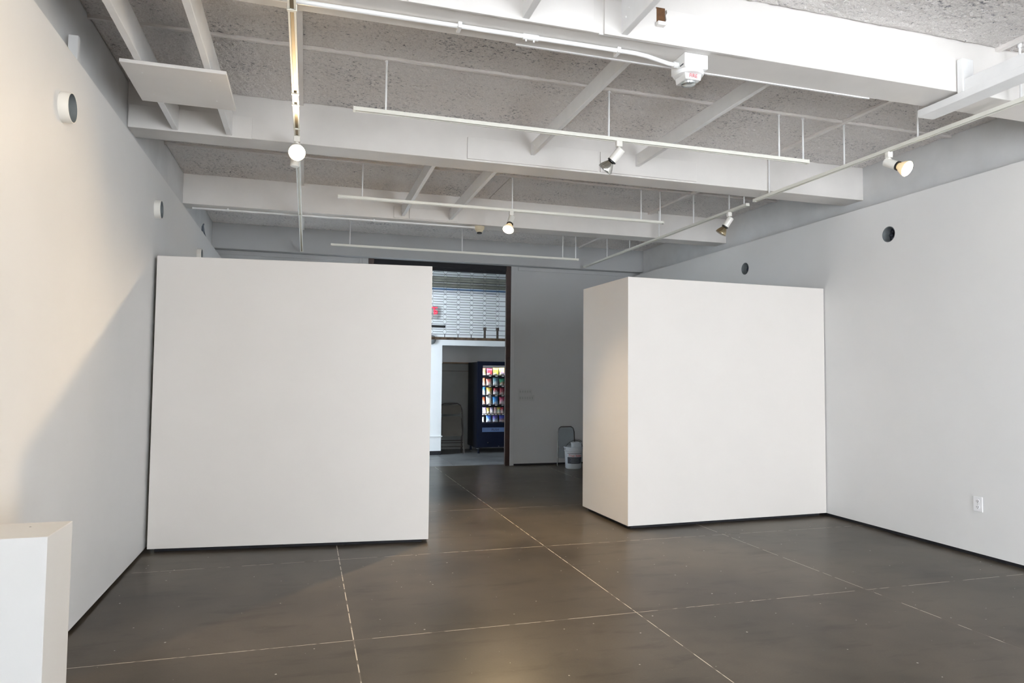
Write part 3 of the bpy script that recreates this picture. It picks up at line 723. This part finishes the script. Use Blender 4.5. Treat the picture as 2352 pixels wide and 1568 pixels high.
struct('trim_6', MB().box(2.43, 7.0, 13.60, 13.62, 1.70, 1.715), 'hall_band', label='thin rail on the recess wall')
struct('trim_7', MB().box(2.43, 7.0, 13.605, 13.62, 1.555, 1.568), 'hall_band')
struct('ceiling_hallway', MB().box(-4.0, 7.0, 11.08, 13.8, 3.62, 3.72), 'hall_white')
struct('wall_hallway_upper', MB().box(-4.0, 7.0, YH+0.05, YH+0.3, 3.02, 3.62), 'hall_white')
struct('wall_hallway_right', MB().box(7.0, 7.1, 11.0, 13.8, 0, 3.7), 'hall_white')
struct('wall_hallway_left', MB().box(-4.1, -4.0, 11.0, 13.8, 0, 3.7), 'hall_white')
struct('wall_hallway_near', MB().box(-4.0, XLO-0.2, 11.0, 11.1, 0, 3.7).box(XRO+0.2, 7.0, 11.0, 11.1, 0, 3.7), 'hall_white')
struct('trim_8', MB().box(-4.0, 7.0, YH-0.03, YH, 3.075, 3.10), 'hall_blue', label='thin blue stripe along the hallway wall')
struct('trim_9', MB().box(-4.0, 7.0, YH-0.10, YH+0.05, 3.125, 3.19), 'hall_band', label='grey-brown beam edge in the hallway')
struct('trim_10', MB().box(-4.0, 7.0, YH-0.22, YH-0.05, 3.215, 3.30), 'hall_band', label='upper grey-brown beam edge in the hallway')
# red lit sign
t = thing('exit_sign', 'small sign with red lit letters on the hallway wall behind the grille', 'sign', (2.22, YH, 2.53))
part('plate', MB().box(2.02, 2.335, YH-0.03, YH, 2.53, 2.755), 'sign_grey', t, bevel=0.003)
me = text_mesh('T', 0.20, 0.004); o = obj('letter', me, 'sign_red', t); o.location = (2.262-2.22, -0.036, 0.135); o.rotation_euler = (R(90), 0, 0)
part('letter_ring', MB().tube([(2.290+0.026*math.cos(a), YH-0.036, 2.645+0.028*math.sin(a)) for a in [2*math.pi*i/16 for i in range(17)]], 0.010, 8), 'sign_red', t, smooth=True)
# round grey bell on the pier
tag(obj('wall_bell', MB().lathe((2.215, YH, 2.135), (0, -1, 0), [(0, 0.09), (0.03, 0.09), (0.05, 0.06), (0.055, 0.02)], 24).mesh('wall_bell', (0, 0, 0), True), 'sleeve_grey'),
    'round grey bell on the hallway wall at the grille bottom bar', 'bell')

# ------------------------------------------------------------------ vending machine
vx0, vx1, vy0, vy1, vz0, vz1 = 3.125, 4.06, 12.70, 13.50, 0.10, 1.745
wx0, wx1, wz0, wz1 = 3.222, 3.86, 0.575, 1.668
t = thing('vending_machine', 'dark blue snack vending machine with a lit window in the hallway recess', 'vending machine', ((vx0+vx1)/2, vy0+0.4, 0))
part('side_panel', MB().box(vx0, vx0+0.03, vy0+0.05, vy1, vz0, vz1-0.012), 'vm_black', t, bevel=0.004)
part('side_panel', MB().box(vx1-0.03, vx1, vy0+0.05, vy1, vz0, vz1-0.012), 'vm_black', t)
part('back_panel', MB().box(vx0+0.03, vx1-0.03, vy1-0.03, vy1, vz0, vz1-0.012), 'vm_black', t)
part('top_panel', MB().box(vx0+0.03, vx1-0.03, vy0+0.05, vy1-0.03, vz1-0.05, vz1-0.012), 'vm_black', t)
part('inner_liner', MB().box(wx0-0.03, wx1+0.03, 13.05, 13.07, wz0-0.02, wz1+0.02).box(wx0-0.06, wx0-0.045, vy0+0.05, 13.05, wz0-0.02, wz1+0.02), 'vm_black', t)
d = part('door', MB().box(vx0, wx0, vy0, vy0+0.05, vz0+0.02, vz1).box(wx1, vx1, vy0, vy0+0.05, vz0+0.02, vz1).box(wx0, wx1, vy0, vy0+0.05, wz1, vz1).box(wx0, wx1, vy0, vy0+0.05, vz0+0.02, wz0), 'vm_blue', t)
part('window_pane', MB().box(wx0, wx1, vy0+0.018, vy0+0.022, wz0, wz1), 'pane', d)
fp = part('push_flap', MB().box(3.222, 3.80, vy0-0.014, vy0, 0.408, 0.492), 'vm_flap', d, bevel=0.003)
me = text_mesh('PUSH', 0.062, 0.0008); o = obj('lettering', me, 'vm_ink', fp); o.location = Vector((3.475, vy0-0.0152, 0.449)) - wpos(fp); o.rotation_euler = (R(90), 0, 0)
for x, z in ((3.335, 0.205), (3.55, 0.135)):
    part('door_bolt', MB().lathe((x, vy0, z), (0, -1, 0), [(0, 0.009), (0.006, 0.009), (0.009, 0.004)], 12), 'chrome', d, smooth=True)
for x in (vx0+0.05, vx1-0.05):
    for y in (vy0+0.08, vy1-0.08):
        part('leg', MB().lathe((x, y, 0), (0, 0, 1), [(0, 0.022), (0.09, 0.018), (0.10, 0.018)], 12), 'vm_blue', t, smooth=True)
part('leg_plate', MB().box(vx0-0.01, vx0+0.075, vy0+0.02, vy0+0.13, 0.094, 0.102), 'chrome', t)
part('light_tube', MB().cyl((wx0-0.025, vy0+0.075, wz0+0.02), (wx0-0.025, vy0+0.075, wz1-0.01), 0.012, 10), 'vm_tube', t)
part('light_tube', MB().cyl((wx0+0.01, vy0+0.075, wz1+0.022), (wx1, vy0+0.075, wz1+0.022), 0.012, 10), 'vm_tube', t)
shelves = [1.487, 1.290, 1.110, 0.930, 0.752, 0.590]
for z in shelves:
    s = part('shelf', MB().box(wx0-0.02, wx1+0.02, 12.80, 13.04, z-0.014, z-0.006), 'vm_black', t)
    part('shelf_edge', MB().box(wx0-0.02, wx1+0.02, 12.795, 12.80, z-0.03, z-0.006), 'vm_black', s)
PAL = [[((0.7,0.10,0.05),(0.95,0.75,0.2)), ((0.45,0.02,0.05),(0.7,0.05,0.08)), ((0.85,0.75,0.05),(0.9,0.8,0.1)), ((0.85,0.6,0.15),(0.3,0.2,0.35))],
       [((0.8,0.3,0.15),(0.9,0.6,0.4)), ((0.5,0.15,0.12),(0.6,0.45,0.4)), ((0.15,0.35,0.45),(0.7,0.85,0.9)), ((0.05,0.45,0.25),(0.5,0.3,0.15))],
       [((0.1,0.35,0.75),(0.6,0.8,0.95)), ((0.75,0.55,0.1),(0.8,0.7,0.5)), ((0.35,0.05,0.07),(0.7,0.85,0.95)), ((0.4,0.04,0.08),(0.6,0.3,0.3))],
       [((0.8,0.12,0.05),(0.9,0.4,0.3)), ((0.75,0.8,0.8),(0.8,0.7,0.5)), ((0.05,0.3,0.8),(0.2,0.55,0.95)), ((0.6,0.1,0.2),(0.85,0.6,0.7))]]
SMALL = [((0.5,0.75,0.8),(0.8,0.9,0.9)), ((0.35,0.25,0.55),(0.8,0.75,0.9)), ((0.45,0.35,0.05),(0.7,0.6,0.2)), ((0.35,0.3,0.45),(0.85,0.85,0.95)),
         ((0.55,0.3,0.3),(0.9,0.8,0.8)), ((0.7,0.6,0.1),(0.5,0.75,0.8)), ((0.6,0.05,0.08),(0.85,0.75,0.8))]
LOW = [((0.6,0.7,0.6),(0.8,0.8,0.9)), ((0.08,0.25,0.85),(0.4,0.6,0.95)), ((0.15,0.12,0.6),(0.5,0.75,0.95)), ((0.06,0.10,0.65),(0.5,0.3,0.3))]
def bag_mesh(w, h, dd):
    nx, nz = 8, 8; vs = []; fs = []
    for sd in (-1, 1):
        for j in range(nz+1):
            for i in range(nx+1):
                u = i/nx*2-1; v = j/nz*2-1
                bulge = max(0, (1-u*u))**0.5 * max(0, (1-v**4))
                ww = w*(1-0.06*(1-v*v))
                vs.append((ww/2*u, sd*dd/2*bulge, h*(j/nz)))
    k = (nx+1)*(nz+1)
    for sd in (0, 1):
        for j in range(nz):
            for i in range(nx):
                a = sd*k + j*(nx+1)+i; q = (a, a+1, a+nx+2, a+nx+1); fs.append(q if sd == 0 else q[::-1])
    mb = MB(); mb.add(vs, fs); return mb.mesh('packet', (0, 0, 0), True)
bagm = bag_mesh(0.112, 0.15, 0.05); slimm = bag_mesh(0.066, 0.12, 0.035)
ORD = ['top', 'second', 'third', 'fourth', 'fifth', 'bottom']; PLC = ['first', 'second', 'third', 'fourth', 'fifth', 'sixth', 'seventh']
COLN = [['red and gold', 'dark red', 'bright yellow', 'orange topped'], ['orange-red', 'brown-red', 'pale blue-green', 'green based'],
        ['blue', 'golden yellow', 'white', 'maroon'], ['scarlet', 'silvery white', 'blue', 'pink-red']]
pi_ = 0
def packet(me, x, z, c, label, group, tilt=0.0, sc=1.0):
    global pi_
    packet_mat(pi_, *c)
    o = bpy.data.objects.new('snack_packet', me); COL.objects.link(o); o.location = (x, 12.845, z-0.005); o.rotation_euler = (R(-7), R(tilt), 0)
    o.scale = (1, 1, sc)
    if not len(me.materials): me.materials.append(MATS['packet_0'])
    o.material_slots[0].link = 'OBJECT'; o.material_slots[0].material = MATS['packet_%d' % pi_]
    tag(o, label, 'snack', group); pi_ += 1
def price(x, z, w=0.045):
    sh = [c for c in t.children if c.name.startswith('shelf') and abs(c.data.vertices[0].co.z + wpos(c).z - (z-0.014)) < 0.002][0]
    part('price_tag', MB().box(x-w/2, x+w/2, 12.792, 12.7945, z-0.027, z-0.012), 'vm_tag', sh)
for r_ in range(4):
    for k in range(4):
        x = 3.262 + 0.128*k
        packet(bagm, x, shelves[r_], PAL[r_][k], '%s snack packet, %s from left, %s shelf of the vending machine' % (COLN[r_][k], PLC[k], ORD[r_]),
               'snack packets in the vending machine', random.uniform(-4, 4), random.uniform(0.88, 1.08))
        if k: price(x, shelves[r_])
for k in range(7):
    x = 3.245 + 0.068*k
    packet(slimm, x, shelves[4], SMALL[k], 'slim snack bar, %s from the left on the fifth shelf of the vending machine' % PLC[k], 'snack packets in the vending machine', random.uniform(-6, 6))
    price(x, shelves[4], 0.05)
for k in range(4):
    x = 3.262 + 0.128*k
    packet(slimm if k == 0 else bagm, x, shelves[5], LOW[k], '%s packet, %s from the left on the bottom shelf of the vending machine' % (['pale', 'light blue', 'violet-blue', 'deep blue'][k], PLC[k]),
           'snack packets in the vending machine', random.uniform(-4, 4), 0.86)

# ------------------------------------------------------------------ folded chair and stick in the recess
cx, cy = 2.675, 12.86
t = thing('folding_chair', 'dark folded metal chair leaning beside the vending machine', 'chair', (cx, cy, 0))
def ln(z): return cy + 0.16*z
part('back_frame', MB().tube([(cx-0.235, ln(0)-0.02, 0.0), (cx-0.225, ln(0.5), 0.5), (cx-0.215, ln(0.82), 0.82), (cx-0.185, ln(0.90), 0.905), (cx-0.13, ln(0.93), 0.935), (cx+0.13, ln(0.93), 0.935), (cx+0.185, ln(0.90), 0.905), (cx+0.215, ln(0.82), 0.82), (cx+0.225, ln(0.5), 0.5), (cx+0.235, ln(0)-0.02, 0.0)], 0.012, 8), 'chair_frame', t, smooth=True)
def slab(x0, x1, z0, z1, off, r):
    mb = MB(); pl = rrect(x0, x1, z0, z1, r); n = len(pl)
    vs = [(x, ln(z)+off, z) for x, z in pl] + [(x, ln(z)+off+0.014, z) for x, z in pl]
    return mb.add(vs, [tuple(range(n)), tuple(range(2*n-1, n-1, -1))] + [(i, (i+1) % n, n+(i+1) % n, n+i) for i in range(n)])
part('backrest', slab(cx-0.20, cx+0.20, 0.735, 0.905, -0.008, 0.05), 'chair_tan', t)
part('seat', slab(cx-0.19, cx+0.19, 0.325, 0.70, -0.045, 0.04), 'chair_tan', t)
for s in (-1, 1):
    part('leg', MB().tube([(cx+s*0.20, ln(0)+0.07, 0.0), (cx+s*0.20, ln(0.35)+0.02, 0.35), (cx+s*0.21, ln(0.66)-0.005, 0.66)], 0.011, 8), 'chair_frame', t, smooth=True)
for z, o_ in ((0.13, -0.015), (0.20, -0.01), (0.24, 0.02)):
    part('crossbar', MB().cyl((cx-0.215, ln(z)+o_, z), (cx+0.215, ln(z)+o_, z), 0.008, 8), 'chair_frame', t, smooth=True)
t = thing('wooden_stick', 'thin wooden stick lying along the recess wall rail above the chair', 'stick', (2.9, 13.57, 1.72))
part('shaft', MB().tube([(2.62, 13.585, 1.727), (3.6, 13.585, 1.727)], 0.012, 8), 'stick_wood', t, smooth=True)
